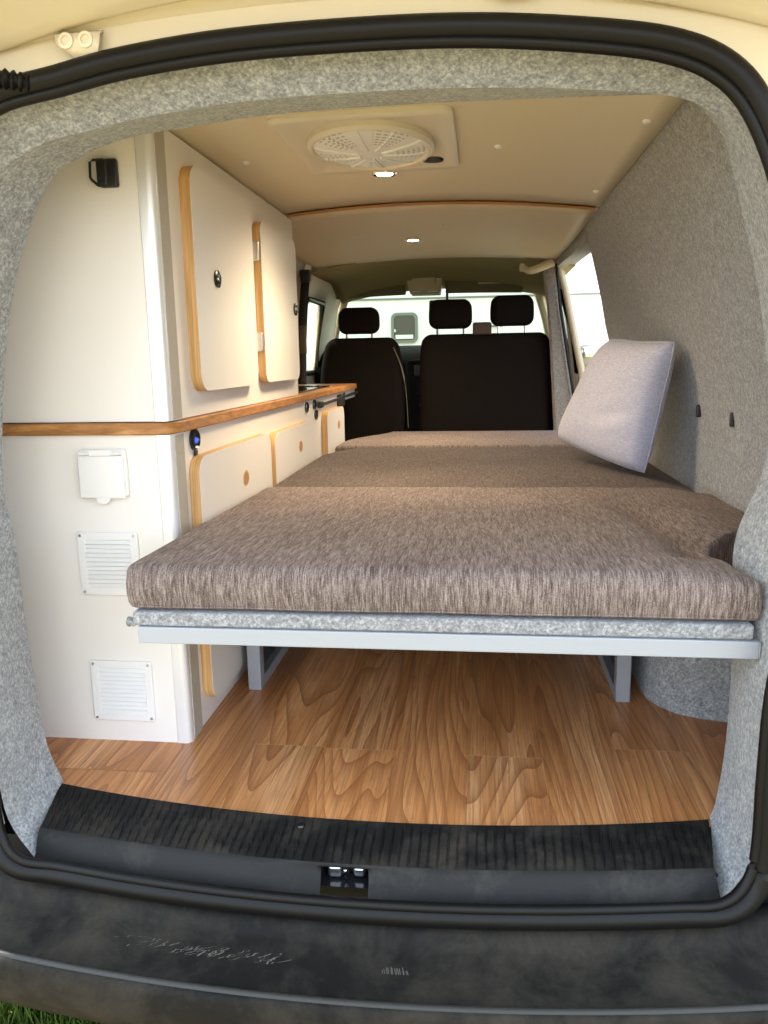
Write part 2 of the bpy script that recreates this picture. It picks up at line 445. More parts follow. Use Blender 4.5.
# felt wrapped frame of the rear opening
INN = [(-.872, .004), (-.900, .08), (-.911, .19), (-.920, .363), (-.923, .53), (-.935, .63), (-.922, .767), (-.890, .936), (-.846, 1.078), (-.780, 1.197), (-.702, 1.241),
       (-.616, 1.265), (-.524, 1.274), (-.362, 1.288), (-.138, 1.292), (.03, 1.291), (.2, 1.288), (.312, 1.283), (.346, 1.267), (.390, 1.216), (.416, 1.14), (.442, 1.046),
       (.466, .957), (.490, .80), (.494, .68), (.455, .555), (.452, .47), (.460, .35), (.461, .161), (.450, .03), (.436, .004)]
OUT = [(-.838, -.048), (-.882, .03), (-.895, .15), (-.915, .36), (-.93, .55), (-.935, .66), (-.930, .80), (-.91, .96), (-.875, 1.10), (-.82, 1.205), (-.754, 1.265),
       (-.64, 1.288), (-.53, 1.307), (-.36, 1.321), (-.14, 1.323), (.025, 1.316), (.19, 1.297), (.277, 1.277), (.333, 1.248), (.372, 1.205), (.407, 1.132), (.44, 1.03),
       (.475, .94), (.50, .80), (.505, .66), (.492, .53), (.475, .43), (.462, .33), (.461, .18), (.462, .04), (.414, -.052)]
def fr_y_in(i): return .135
def opening():
    inn = catmull([(x, y_floor(x) + .0 if z < .01 else .135, z) for x, z in INN], 5)
    out = catmull([(x, -.042, z) for x, z in OUT], 5)
    n = len(inn); mid = []; back = []; b2 = []; lip = []
    for i in range(n):
        a, c = out[i], inn[i]
        top = sstep(.85, 1.2, c.z)
        m = a.lerp(c, .35); m.z -= .034 * top * sstep(1.1, 1.28, a.z); m.x += (-.006 if c.x > XC else .006) * (1 - top)
        mid.append(m)
        lip.append(Vector((c.x, c.y + .006, c.z)))
        # behind the lip the lining turns out to the wall / roof
        w = Vector((0, .215, 0)); zz = c.z
        if c.z > 1.235: w.x = c.x; w.z = zc(c.x) + .01
        else:
            w.z = min(c.z * 1.05, 1.345); w.x = xr(w.z) + .01 if c.x > XC else xl(w.z) - .01
        t = sstep(1.17, 1.27, c.z)
        if 0 < t < 1: pass
        back.append(c.lerp(w, .5) + Vector((0, -.012, 0))); b2.append(w)
    return B().loft([out, mid, inn, lip, back, b2])
struct('wall_rear', opening(), 'felt', 'grey felt wrapped surround of the open rear doorway', 'wall', smooth=28)

# outer skin of the van body: keeps daylight out where the van is closed
def skin():
    b = B()
    b.grid(lambda u, v: (-1.02 + 1.60 * u, .02 + 4.0 * v, 1.44 + .035 * (1 - ((u - .5) * 2) ** 2)), 10, 10)
    OR = lambda z: interp([(-.3, .74), (.6, .76), (.9, .73), (1.2, .64), (1.44, .58)], z)
    for s in (1, -1):
        X = (lambda z: OR(z)) if s > 0 else (lambda z: 2 * XC - OR(z))
        y1 = 2.52 if s > 0 else 2.98
        b.loft([[(X(z), .0 + (y1 - .0) * j / 8, z) for j in range(9)] for z in (-.3, .3, .6, .9, 1.2, 1.44)])
    return b
struct('roof', skin(), 'paint', 'cream white painted body shell of the van', 'roof', solid=.004)
# painted rim of the rear opening outside the seal
def rim():
    out = catmull([(x, -.042, z) for x, z in OUT[1:-1]], 5)
    c = Vector((XC, 0, .62)); l1, l2, l3, l4 = [], [], [], []
    ORR = [(-.3, .74), (.6, .76), (.9, .73), (1.2, .64), (1.44, .58)]
    for p in out:
        d = Vector((p.x - c.x, 0, p.z - c.z)); d = Vector((d.x * .75, 0, d.z)).normalized()
        p.y = -.036; p += d * .018; l1.append(p + d * .015 + Vector((0, -.014, 0))); l2.append(p + d * .075 + Vector((0, .0, 0))); q = p + d * .11 + Vector((0, .03, 0)); lim = interp(ORR, q.z) + .22
        q.x = XC + max(-lim, min(lim, q.x - XC)); q.z = min(q.z, 1.455); l3.append(q)
        e = Vector((XC + (lim if q.x > XC else -lim) if q.z < 1.30 else q.x, .03, q.z if q.z < 1.30 else 1.462)); l4.append(e)
    return B().loft([out, l1, l2, l3, l4])
struct('trim_2', rim(), 'paint', 'cream white painted rim around the rear opening', 'trim')

# ------------------------------------------------------------------ door seal, sill, bumper
def seal_path():
    pts = []
    for x, z in OUT[2:-2]:
        d = Vector((x - XC, 0, z - .62)); d = Vector((d.x * .75, 0, d.z)).normalized()
        pts.append(Vector((x, -.056, z)) + d * .013)
    a, e = pts[0], pts[-1]
    low = [(e.x + .0, -.058, .06), (e.x - .012, -.066, -.005), (e.x - .055, -.080, -.043)]
    for k in range(9):
        x = (e.x - .13) + ((a.x + .13) - (e.x - .13)) * k / 8; u = (x + .2) / .63
        low.append((x, -.120 + .05 * u * u, -.058 + .006 * u * u))
    low += [(a.x + .055, -.080, -.043), (a.x + .012, -.066, -.005), (a.x - .0, -.058, .06)]
    return pts + [Vector(p) for p in low]
SP = seal_path(); SPc = catmull(SP + [SP[0]], 5)[:-1]
se = thing('door_seal', 'black rubber weather seal running all round the rear opening', 'seal', (XC, -.06, -.06))
part('seal_bulb', B().tube(SPc, .0185, 12, True), 'rubber', se, smooth=60)
cc = Vector((XC, 0, .62))
part('seal_lip', B().tube([p + Vector((-(p.x - cc.x) * .022, -.004, -(p.z - cc.z) * .028)) for p in SPc], .009, 8, True), 'rubber', se, smooth=60)

def sill():
    t = thing('sill_plate', 'ribbed black plastic sill plate at the edge of the wood floor', 'sill', (XC, 0, -.03))
    NX = 1230
    def xx(u, e0, e1): return e0 + (e1 - e0) * u
    def rib(x):
        f = ((x + 2) / .0172) % 1; return -.0030 if f < .28 else 0.
    def top(u, v):
        x = xx(u, -.874 + .034 * v, .432 - .026 * v)
        ya = y_floor(x) - .002; yb = -.066 + .055 * ((x + .2) / .63) ** 2
        z = .004 - .010 * v
        edge = 0 if (v < .02 or v > .97) else rib(x + .0025 * noise.noise((x * 9, v * 3, 0)))
        return (x, ya + (yb - ya) * v, z + edge)
    b = B().grid(top, NX, 5)
    part('ribbed_top', b, 'sill', t, smooth=20)
    # lower face, with a dished centre around the latch
    XL = -.235
    def face(u, v):
        x = xx(u, -.84 + .004 * v, .406 + .004 * v)
        ya = -.066 + .055 * ((x + .2) / .63) ** 2; yb = -.098 + .055 * ((x + .2) / .63) ** 2
        z = -.006 - .048 * v ** 1.3; y = ya + (yb - ya) * v ** .8
        k = 1 - sstep(.055, .16, abs(x - XL)); y += .012 * k * math.sin(PI * min(1, v * 1.1)); 
        return (x, y, z)
    b = B()
    us = sorted(set([i / 120 for i in range(121)] + [((XL - .043) + .84) / 1.248, ((XL + .043) + .84) / 1.248]))
    nv = 10; rows = [[b.bm.verts.new(face(u, j / nv)) for j in range(nv + 1)] for u in us]
    for i in range(len(us) - 1):
        xm = -.84 + 1.248 * (us[i] + us[i + 1]) / 2
        for j in range(nv):
            if abs(xm - XL) < .043 and 2 <= j <= 8: continue
            b.face([rows[i][j], rows[i + 1][j], rows[i + 1][j + 1], rows[i][j + 1]])
    part('lower_face', b, 'sillface', t, smooth=60)
    # plug and dust pits
    part('plug', B().lathe([(.008, 0), (.007, .003), (.0, .0035)], (-.335, .03, .002), seg=16), 'gloss', t)
    l = thing('door_latch', 'chrome door striker in the dark recess of the sill plate', 'latch', (XL, -.05, -.05))
    part('recess', B().loft([[(XL + s * w, y, z) for s, z in ((-1, z0), (-1, z1), (1, z1), (1, z0))] for w, y, z0, z1 in ((.046, -.070, -.049, -.011), (.040, -.028, -.047, -.012), (.038, -.025, -.045, -.014))], True, False), 'gloss', l, smooth=0)
    part('back_plate', B().rbox((XL - .036, -.030, -.046), (XL + .036, -.026, -.014), .0019, 1, 2), 'black', l)
    part('guide', B().rbox((XL - .034, -.052, -.046), (XL - .008, -.030, -.022), .006, 2, 3), 'steel', l, 'grey metal guide wedge')
    part('guide', B().rbox((XL + .012, -.050, -.044), (XL + .034, -.030, -.024), .006, 2, 3), 'steel', l, 'grey metal guide wedge')
    part('striker', B().tube([(XL, -.036, -.042), (XL, -.054, -.040), (XL, -.056, -.032), (XL, -.056, -.020), (XL, -.036, -.018)], .0042, 10), 'chrome', l)
    part('striker_collar', B().lathe([(.0065, 0), (.0065, .005)], (XL, -.056, -.030), seg=14), 'chrome', l)
sill()

def bumper():
    t = thing('rear_bumper', 'scuffed black plastic rear bumper with pale dusty scratches', 'bumper', (XC, -.15, -.2))
    def prof(x):
        u = x - XC; lip = -.108 + .13 * u * u; ed = -.262 + .13 * u * u
        if abs(u) > .66: w = (abs(u) - .66); lip += 2.2 * w * w; ed += 2.5 * w * w
        zu = .16 * max(0, abs(u) - .58) ** 2 * 4
        return [(lip + .06, -.135), (lip + .022, -.086 + zu), (lip + .008, -.079 + zu), (lip - .008, -.080 + zu), (lip - .020, -.088 + zu), (lip - .026, -.101 + zu * .6), (lip - .036, -.1075 + zu * .4),
                (lip - .06, -.110 + zu * .2), (lip * .5 + ed * .5, -.114), (ed + .022, -.1195), (ed + .014, -.1188), (ed + .009, -.1158), (ed + .002, -.1155), (ed - .003, -.1190), (ed - .005, -.128), (ed - .007, -.150), (ed + .002, -.19), (ed + .02, -.225), (ed + .09, -.245)]
    NX = 90
    b = B().loft([[(x, y, z) for y, z in prof(x)] for x in (-1.14 + 1.86 * i / NX for i in range(NX + 1))])
    part('bumper_shell', b, 'bumper', t, smooth=50)
    part('bumper_edge', B().tube([(x, prof(x)[11][0] + .001, prof(x)[11][1] - .0015) for x in (-1.12 + 1.82 * i / 90 for i in range(91))], .0065, 10), 'edge', t, 'shiny edge of the bumper top, its highlight painted lighter', smooth=60)
    # dry dust smears that lie on the top
    rnd = random.Random(7)
    def top_at(x, k):
        p = prof(x); y0, z0 = p[7]; y1, z1 = p[8]; y1, z1 = y1 * 2 - y0, z1 * 2 - z0
        return Vector((x, y0 + (y1 - y0) * k, z0 + (z1 - z0) * k + .0006 - .0016 * math.sin(PI * k) * 0))
    b = B()
    for k in range(46):
        x = rnd.gauss(-.47, .07); v = min(.9, max(.08, rnd.gauss(.45, .2))); d = rnd.uniform(.012, .035); w = rnd.uniform(.0006, .0018)
        p = top_at(x, v); pts = []
        for i in range(6):
            q = top_at(x + d * i / 5 + rnd.uniform(-.003, .003), min(.97, max(.02, v - .28 * i / 5 + rnd.uniform(-.05, .05)))); pts.append(q)
        for i in range(5):
            a, c = pts[i], pts[i + 1]; s = Vector((w, 0, 0))
            b.face(b.verts([a - s, a + s, c + s * .8, c - s * .8]))
    part('dust_scuff', b, 'scuff', t, 'pale dried dust scratches', smooth=0); b = B()
    for k in range(14):
        x = -.155 + k * .0032 + rnd.uniform(-.001, .001); a, c = top_at(x, .25 + rnd.random() * .2), top_at(x + .004, .75 + rnd.random() * .15); s = Vector((.0005, 0, 0))
        b.face(b.verts([a - s, a + s, c + s, c - s]))
    part('dust_scuff', b, 'scuff', t, 'pale dusty rub mark', smooth=0)
bumper()

# ------------------------------------------------------------------ kitchen units
FX = -.666; RY = .335
def louver(parent, x0, x1, z0, z1, label):
    y = RY
    v = part('vent_grille', B().ring(rrect(x0, x1, z0, z1, .006, 3), rrect(x0 + .018, x1 - .018, z0 + .018, z1 - .018, .003, 3), 'y', y, y - .006), 'vent', parent, label, bevel=.0015)
    b = B(); n = 11; h = (z1 - z0 - .036) / n
    for k in range(n):
        zb = z0 + .018 + h * k
        b.loft([[(xx, y - .0005, zb + h), (xx, y - .0015, zb + h * .95), (xx, y - .0075, zb + .0012), (xx, y - .0060, zb), (xx, y - .0005, zb + h * .4)] for xx in (x0 + .017, x1 - .017)], True, True)
    part('louvre_slats', b, 'vent', v)
    part('mesh_backing', B().box((x0 + .016, y - .0008, z0 + .016), (x1 - .016, y - .0002, z1 - .016)), 'vent', v)
    for xx in (x0 + .008, x1 - .008):
        for zz in (z0 + .008, z1 - .008):
            part('screw', B().lathe([(.0035, 0), (.003, -.0015), (.0, -.002)], (xx, y - .006, zz), 'y', 12), 'steel', v)
    return v
def corner_post(parent, z0, z1):
    pts = [(-.6965, RY - .0005), (-.694, RY - .003), (-.678, RY - .003)]
    for k in range(1, 9):
        a = k / 8 * PI / 2; pts.append((-.678 + .0155 * math.sin(a), RY - .003 + .0155 * (1 - math.cos(a))))
    pts += [(-.6625, .404), (-.665, .407), (-.676, .407), (-.676, .36), (-.69, .345), (-.6965, .345)]
    part('corner_shade_strip', B().box((-.6630, .355, z0 + .002), (-.6612, .4055, z1 - .004)), 'postshade', parent, 'grey beige strip painting the shade beside the rounded corner')  # shading on the side of the corner profile, put in as a coloured strip
    return part('corner_post', B().prism(pts, 'z', z0, z1), 'post', parent, 'rounded white plastic corner profile', smooth=25)
def ply_door(parent, y0, y1, z0, z1, r, label, hole=None, lock=None, hinges=None, x=FX, th=.025, swing=0.):
    d = part('door', B().prism(rrect(y0, y1, z0, z1, r, 8), 'x', x + .0005, x + th), 'ply', parent, label)
    part('door_face', B().prism(rrect(y0, y1, z0, z1, r, 8), 'x', x + th - .0006, x + th + .0012), 'white', d, 'cream laminate face')
    if hole:
        part('thumb_hole', B().lathe([(.021, 0), (.021, .0016), (.0175, .0018), (.016, .001)], (x + th + .0008, hole[0], hole[1]), 'x', 24, 1.25, 1.), 'ply', d)
        part('hole_inside', B().lathe([(.0165, 0), (.0165, .0004)], (x + th + .0024, hole[0], hole[1]), 'x', 24, 1.25, 1.), 'hole', d)
    if lock:
        part('push_lock', B().lathe([(.016, 0), (.016, .004), (.012, .006), (.009, .0045), (.0, .0045)], (x + th + .001, lock[0], lock[1]), 'x', 24, 1.45, 1.3), 'gloss', d)
        part('lock_button', B().lathe([(.007, 0), (.0065, .004), (.0, .0045)], (x + th + .004, lock[0], lock[1]), 'x', 16, 1.3, 1.), 'chrome', d)
    for z in hinges or ():
        part('hinge', B().rbox((x + .001, y0 - .010, z - .028), (x + th - .003, y0 - .0005, z + .028), .004, 1, 2), 'steel', d)
    return d

base = thing('base_cabinet', 'long cream base cabinet with ply edged doors under the wooden worktop', 'cabinet', (-.85, 1.4, 0))
part('end_panel', B().prism([(-1.075, .0), (-.690, .0), (-.690, .717), (-1.07, .717), (-1.09, .5), (-1.085, .2)], 'y', RY, RY + .015), 'white', base, 'white end panel carrying the two vents')
part('front_panel', B().box((FX - .015, .40, 0), (FX, 2.47, .717)), 'white', base)
part('back_end_panel', B().box((-1.03, 2.455, 0), (FX - .016, 2.47, .717)), 'white', base)
part('flap_apron', B().box((FX - .012, 2.471, .675), (FX, 2.90, .717)), 'white', base)
corner_post(base, 0, .717)
ply_door(base, .435, 1.065, .055, .655, .045, 'drop down ply edged door nearest the corner post', hole=(.79, .555))
ply_door(base, 1.118, 1.66, .055, .645, .045, 'ply edged middle door', hole=(1.47, .567))
ply_door(base, 1.985, 2.40, .055, .655, .04, 'narrow ply edged door by the seat', hole=(2.25, .58))
louver(base, -.896, -.754, .356, .502, 'white louvred vent under the socket cover')
louver(base, -.893, -.745, .052, .199, 'white louvred vent just above the floor')
# inlet cover
ic = part('inlet_cover', B().rbox((-.870, RY - .012, .583), (-.764, RY, .688), .0055, 2, 2), 'vent', base, 'white hinged power inlet cover')
part('flap', B().rbox((-.872, RY - .019, .580), (-.768, RY - .011, .674), .0038, 2, 2), 'vent', ic)
for x in (-.860, -.785):
    part('flap_hinge', B().tube([(x - .008, RY - .015, .679), (x + .014, RY - .015, .679)], .0045, 8), 'vent', ic)
part('pull_tab', B().lathe([(.0145, 0), (.014, -.004), (.0, -.005)], (-.820, RY - .0135, .579), 'y', 20, 1.1, .8), 'vent', ic)
# 12 volt socket and switches
ps = part('power_socket', B().lathe([(.021, 0), (.021, .005), (.017, .009), (.014, .004)], (FX, .478, .693), 'x', 24, 1.35, 1.25), 'gloss', base, 'black round socket with a blue light')
part('blue_light', B().lathe([(.008, 0), (.006, .004), (.0, .005)], (FX + .004, .483, .690), 'x', 14), 'led', ps)
part('socket_lid', B().rbox((FX, .470, .655), (FX + .006, .488, .668), .0025, 1, 2), 'gloss', ps)
for y, z in ((1.70, .692), (1.845, .694), (1.872, .652)):
    part('push_switch', B().lathe([(.017, 0), (.017, .005), (.012, .008), (.0, .008)], (FX, y, z), 'x', 20, 1.6, 1.2), 'gloss', base)
rl = part('flap_rail', B().tube([(FX + .014, 1.92, .688), (FX + .014, 2.90, .698)], .007, 10), 'black', base, 'black metal rail below the worktop flap')
part('rail_mount', B().rbox((FX, 1.905, .676), (FX + .022, 1.95, .702), .005, 1, 2), 'black', rl)
part('rail_clamp', B().rbox((FX, 2.36, .655), (FX + .028, 2.43, .708), .006, 1, 2), 'black', rl)
part('clamp_lever', B().tube([(FX + .02, 2.38, .70), (FX + .024, 2.44, .712)], .005, 8), 'black', rl)

wt_poly = [(-1.07, .322), (-.705, .322)] + [(-.705 + .053 * math.sin(k / 8 * PI / 2), .322 + .065 * (1 - math.cos(k / 8 * PI / 2))) for k in range(1, 9)] + \
          [(-.652, 2.88)] + [(-.652 - .04 * (1 - math.cos(k / 5 * PI / 2)), 2.88 + .04 * math.sin(k / 5 * PI / 2)) for k in range(1, 6)] + [(-1.0, 2.92)]
solo('worktop', B().prism(wt_poly, 'z', .718, .744), 'worktop', 'brown bamboo block worktop wrapping round the cabinet corner', 'worktop', (-.85, 1.6, .718), bevel=.003)
hb = thing('hob', 'black glass hob lid let into the wooden worktop', 'hob', (-.84, 2.05, .7445))
part('glass_lid', B().prism(rrect(-.985, -.70, 1.66, 2.42, .04), 'z', .7445, .751), 'gloss', hb, bevel=.002)
part('lid_handle', B().rbox((-.79, 2.28, .751), (-.74, 2.33, .756), .002, 1, 2), 'chrome', hb)

up = thing('wall_cupboard', 'tall cream cupboard with two doors standing on the wooden worktop', 'cupboard', (-.82, .95, .745))
zt = 1.342
part('end_panel', B().prism([(-1.065, .746), (-.690, .746), (-.690, 1.352), (-.84, 1.352), (-.915, 1.25), (-.985, 1.12), (-1.025, .97), (-1.055, .83)], 'y', RY, RY + .015), 'white', up, 'large white end panel with a black latch')
part('front_panel', B().box((FX - .015, .40, .746), (FX, 1.575, 1.356)), 'white', up)
part('back_end_panel', B().prism([(-1.03, .746), (FX - .016, .746), (FX - .016, 1.345), (-.80, 1.345), (-.86, 1.27), (-1.0, .90)], 'y', 1.56, 1.575), 'white', up)
corner_post(up, .746, 1.352)
part('dark_gap', B().box((-.70, RY + .002, 1.352), (-.674, .40, 1.362)), 'black', up)
ply_door(up, .487, .965, .803, 1.303, .045, 'cupboard door nearest the corner post', lock=(.635, 1.068))
ply_door(up, 1.052, 1.50, .806, 1.272, .035, 'cupboard door nearest the front seats', lock=(1.46, 1.043), hinges=(1.185, .925))
hk = part('strap_latch', B().rbox((-.772, RY - .014, 1.222), (-.733, RY - .0005, 1.277), .005, 2, 2), 'black', up, 'black latch plate with a wire loop')
part('latch_block', B().rbox((-.775, RY - .019, 1.224), (-.752, RY - .010, 1.275), .005, 2, 2), 'black', hk)
part('wire_loop', B().tube([(-.758, RY - .016, 1.274), (-.780, RY - .017, 1.274), (-.7865, RY - .017, 1.270), (-.788, RY - .017, 1.241), (-.785, RY - .017, 1.236), (-.772, RY - .017, 1.225), (-.755, RY - .016, 1.223)], .0028, 8), 'black', hk)

# ------------------------------------------------------------------ bed
bed = thing('bed_frame', 'aluminium railed pull out bed platform with a felt covered board', 'bed', (-.08, 1.4, 0))
part('platform_board', B().prism([(-.622, -.002), (.448, -.002), (.446, .30), (.52, .42), (.60, .50), (.60, 2.80), (-.625, 2.80)], 'z', .404, .430), 'felt_board', bed, 'grey felt covered board', bevel=.004)
part('board_lip', B().tube([(-.622, .01, .402), (-.634, .01, .412), (-.640, .02, .400), (-.639, .30, .400)], .006, 8), 'felt_board', bed)
fr = part('front_rail', B().box((-.612, -.006, .373), (.456, .022, .4035)), 'alu', bed, 'pale painted aluminium front rail', bevel=.0015)
part('rail_end_cap', B().rbox((.456, -.005, .374), (.4595, .021, .4025), .0017, 1, 2), 'alu', fr)
for x0 in (-.617, .345):
    y0, y1 = .640, 1.12
    lg = part('leg', B().ring([(y0, 0), (y1, 0), (y1, .403), (y0, .403)], [(y0 + .036, .030), (y1 - .036, .030), (y1 - .036, .375), (y0 + .036, .375)], 'x', x0, x0 + .036), 'alu', bed, 'rectangular aluminium leg frame', bevel=.002)
    xi = x0 + .008 if x0 < 0 else x0 + .022
    part('dark_infill', B().box((xi, y0 + .037, .031), (xi + .006, y1 - .037, .374)), 'black', lg)
    s = 1 if x0 < 0 else -1; xb = xi + (.006 if s > 0 else 0)
    part('bolt', B().lathe([(.008, 0), (.008, s * .005), (.005, s * .006), (.005, s * .012), (.0, s * .012)], (xb, y0 + .085, .105), 'x', 6), 'chrome', lg)
    part('bolt', B().lathe([(.008, 0), (.008, s * .005), (.005, s * .006), (.005, s * .012), (.0, s * .012)], (xb, y0 + .085, .19), 'x', 6), 'chrome', lg)

def side(y): return interp([(-.01, .466), (.05, .454), (.13, .440), (.24, .437), (.28, .452), (.36, .54), (.43, .63), (.6, .6415), (.99, .6415)], y)
def mat1(p):
    x0, x1 = -.633, .61; y = p.y; u = (p.x - x0) / (x1 - x0); s = side(y)
    x = x0 + (s - x0) * u; z = p.z
    h = (p.z - .432) / .083
    if h > .3:
        k = sstep(.3, 1, h)
        z += k * (-.010 * sstep(.0, .95, y))                                   # settles towards the back
        z += k * .006 * math.sin(PI * min(1, max(0, u))) * math.sin(PI * min(1, max(0, y / .97)))
        # valley where the cushion is squeezed past the door pillar
        cx = .39 + .10 * (y - .15) - .20 * sstep(.30, .9, y) * .6
        z -= k * .036 * math.exp(-((x - cx) / .045) ** 2) * sstep(.10, .22, y) * (1 - sstep(.5, .85, y))
        z -= k * .016 * sstep(.50, .62, x) * sstep(.3, .5, y)
        z += k * .0018 * noise.noise((x * 9, y * 9, 0))
        z -= k * .012 * sstep(.34, .46, x) * (1 - sstep(.05, .25, y))
    bul = 1 - abs(h - .5) * 2
    if y < .05: y -= .010 * bul + .003 * noise.noise((x * 6, 3, z * 20))
    return (x, y + .0, z)
def cushion(name, lo, hi, r, m, fn, label, seam, ma='chenille'):
    o = thing(name, label, 'cushion', ((lo[0] + hi[0]) / 2, (lo[1] + hi[1]) / 2, lo[2]))
    part('cover', B().rbox(lo, hi, r, m, 4, fn), ma, o, smooth=60)
    if seam: part('seam', B().tube([fn(Vector(p)) if fn else p for p in seam], .0022, 6), 'chenille', o)
    return o
cushion('mattress_cushion', (-.633, .004, .432), (.61, .955, .515), .016, (60, 46, 3), mat1,
        'large grey brown cushion overhanging the aluminium rail', [(-.62 + 1.2 * i / 60, .0045, .4405) for i in range(61)])
def mat2(p):
    x, y, z = p; h = (z - .432) / .068
    if h > .4:
        k = sstep(.4, 1, h)
        z += k * .004 * math.sin(PI * (y - .97) / 1.1) - k * .03 * sstep(.48, .63, x)
        z -= k * .016 * sstep(1.75, 2.05, y) * (1 - sstep(-.63, -.50, x))
    return (x, y, z)
cushion('mattress_cushion', (-.633, .970, .432), (.632, 2.07, .496), .018, (40, 40, 2), mat2, 'brown cushion, painted darker as shaded, in the middle of the bed under the pillow', None, 'chenille_shade')
def mat3(p):
    x, y, z = p; k = sstep(2.2, 2.78, y)
    x0 = -.633 + .17 * k ** 1.6
    u = (x + .633) / (.54 + .633); x = x0 + (.54 - .06 * k - x0) * u
    return (x, y, z)
cushion('mattress_cushion', (-.633, 2.085, .432), (.54, 2.785, .500), .018, (30, 30, 2), mat3, 'paler cushion at the far end of the bed by the front seats', None)

# pillow leaning on the wall
def pillow():
    c = [Vector((.500, 1.171, .507)), Vector((.283, 1.66, .572)), Vector((.425, 1.455, .925)), Vector((.552, 1.08, .906))]   # BR BL TL TR
    n = ((c[1] - c[0]).cross(c[3] - c[0])).normalized()
    if n.x > 0: n = -n
    def fn(side):
        def f(u, v):
            a = u * 2 - 1; b = v * 2 - 1
            p = c[0] * (1 - u) * (1 - v) + c[1] * u * (1 - v) + c[2] * u * v + c[3] * (1 - u) * v
            mid = (c[0] + c[1] + c[2] + c[3]) / 4
            pinch = 1 - .045 * (1 - a * a) * abs(b) ** 3 - .02 * (1 - b * b) * abs(a) ** 3 - .05 * max(0, a * a + b * b - 1.35)
            p = mid + (p - mid) * pinch
            th = .080 * (max(0, 1 - a ** 4) * max(0, 1 - b ** 4)) ** .5
            wr = .007 * math.sin(26 * (v - .42 + .35 * (u - .5))) * math.exp(-((v - .40) / .10) ** 2) * math.exp(-((u - .25) / .25) ** 2)
            wr += .003 * noise.noise((u * 5, v * 5, 1)); p.z -= .012 * max(0, 1 - a * a) * (1 - v) ** 3
            return p + n * side * (th * (1 if side > 0 else .6) + wr * (1 - a ** 4) * (1 - b ** 4))
        return f
    o = thing('pillow', 'pale lilac grey linen pillow leaning on the felt wall', 'pillow', (.47, 1.45, .50))
    b = B().grid(fn(1), 34, 34); b.grid(fn(-1), 34, 34)
    part('pillow_cover', b, 'linen', o, smooth=80)
    edge = []
    f = fn(1)
    for k in range(30): edge.append(f(k / 30, 0))
    for k in range(30): edge.append(f(1, k / 30))
    for k in range(30): edge.append(f(1 - k / 30, 1))
    for k in range(30): edge.append(f(0, 1 - k / 30))
    part('piping', B().tube(edge, .0022, 8, True), 'linen', o)
pillow()

# ------------------------------------------------------------------ roof fan and lamps
def fan():
    cx, cy = -.262, .73; t = thing('roof_fan', 'square cream roof fan with a round slotted grille', 'fan', (cx, cy, 1.38))
    zz = zc(cx) - .004
    ys = .255; xs = .20
    O = rrect(cx - xs, cx + xs, cy - ys, cy + ys, .022, 5); I = rrect(cx - xs + .022, cx + xs - .022, cy - ys + .028, cy + ys - .028, .02, 5); J = rrect(cx - xs + .045, cx + xs - .045, cy - ys + .058, cy + ys - .058, .03, 5)
    b = B()
    b.loft([[(x, y, z) for x, y in P] for P, z in ((O, zz + .012), (O, zz - .010), (rrect(cx - xs + .006, cx + xs - .006, cy - ys + .007, cy + ys - .007, .02, 5), zz - .015), (I, zz - .013), (J, zz - .004), (rrect(cx - .12, cx + .12, cy - .15, cy + .15, .03, 5), zz - .003))], True, True)
    part('square_housing', b, 'fan', t, smooth=40)
    b = B().lathe([(.152, .004), (.153, -.012), (.146, -.020), (.140, -.019), (.137, -.014), (.137, .004)], (cx - .005, cy, zz - .004), 'z', 56, 1, 1.32)
    part('grille_rim', b, 'fan', t)
    g = B().lathe([(.1375, 0), (.136, -.013), (.11, -.019), (.07, -.023), (.032, -.025), (.0001, -.0255)], (0, 0, 0), 'z', 64, 1, 1.32)
    me = g.mesh('grille', (0, 0, 0)); me.materials.append(M['grille'])
    o = bpy.data.objects.new('grille', me); COL.objects.link(o); o.parent = t; o.location = (-.005, 0, zz - .004 - 1.38); ORG['grille'] = ORG[t.name]
    for k in range(10):
        a = k * PI / 5 + .25; ca, sa = math.cos(a), math.sin(a) * 1.32
        part('spoke', B().tube([(cx - .005 + ca * r, cy + sa * r, zz - .004 - h) for r, h in ((.03, .0262), (.08, .0232), (.125, .017), (.138, .013))], .0028, 6), 'grille', t)
    part('corner_button', B().lathe([(.028, 0), (.026, -.005), (.018, -.006)], (cx + .135, cy + .175, zz - .006), 'z', 20, 1, .8), 'black', t, 'dark corner vent')
fan()
def lamp(y, x, label):
    z = zc(x) - .003; t = thing('downlight', label, 'lamp', (x, y, z), 'recessed ceiling downlights')
    part('bezel', B().lathe([(.036, 0), (.036, -.006), (.032, -.010), (.024, -.008), (.024, -.002)], (x, y, z), 'z', 28), 'chrome', t)
    part('lens', B().lathe([(.0235, -.0035), (.018, -.007), (.0001, -.008)], (x, y, z), 'z', 24), 'lampon', t)
    L = bpy.data.lights.new('downlight_bulb', 'SPOT'); L.energy = 25; L.color = (1, .80, .52); L.spot_size = math.radians(160); L.spot_blend = 1; L.shadow_soft_size = .14
    o = bpy.data.objects.new('downlight_bulb', L); COL.objects.link(o); o.parent = t; o.location = (0, 0, -.02)
lamp(1.045, -.272, 'lit round downlight in the ceiling beside the roof fan')
lamp(2.33, -.300, 'lit round downlight in the ceiling over the front of the bed')

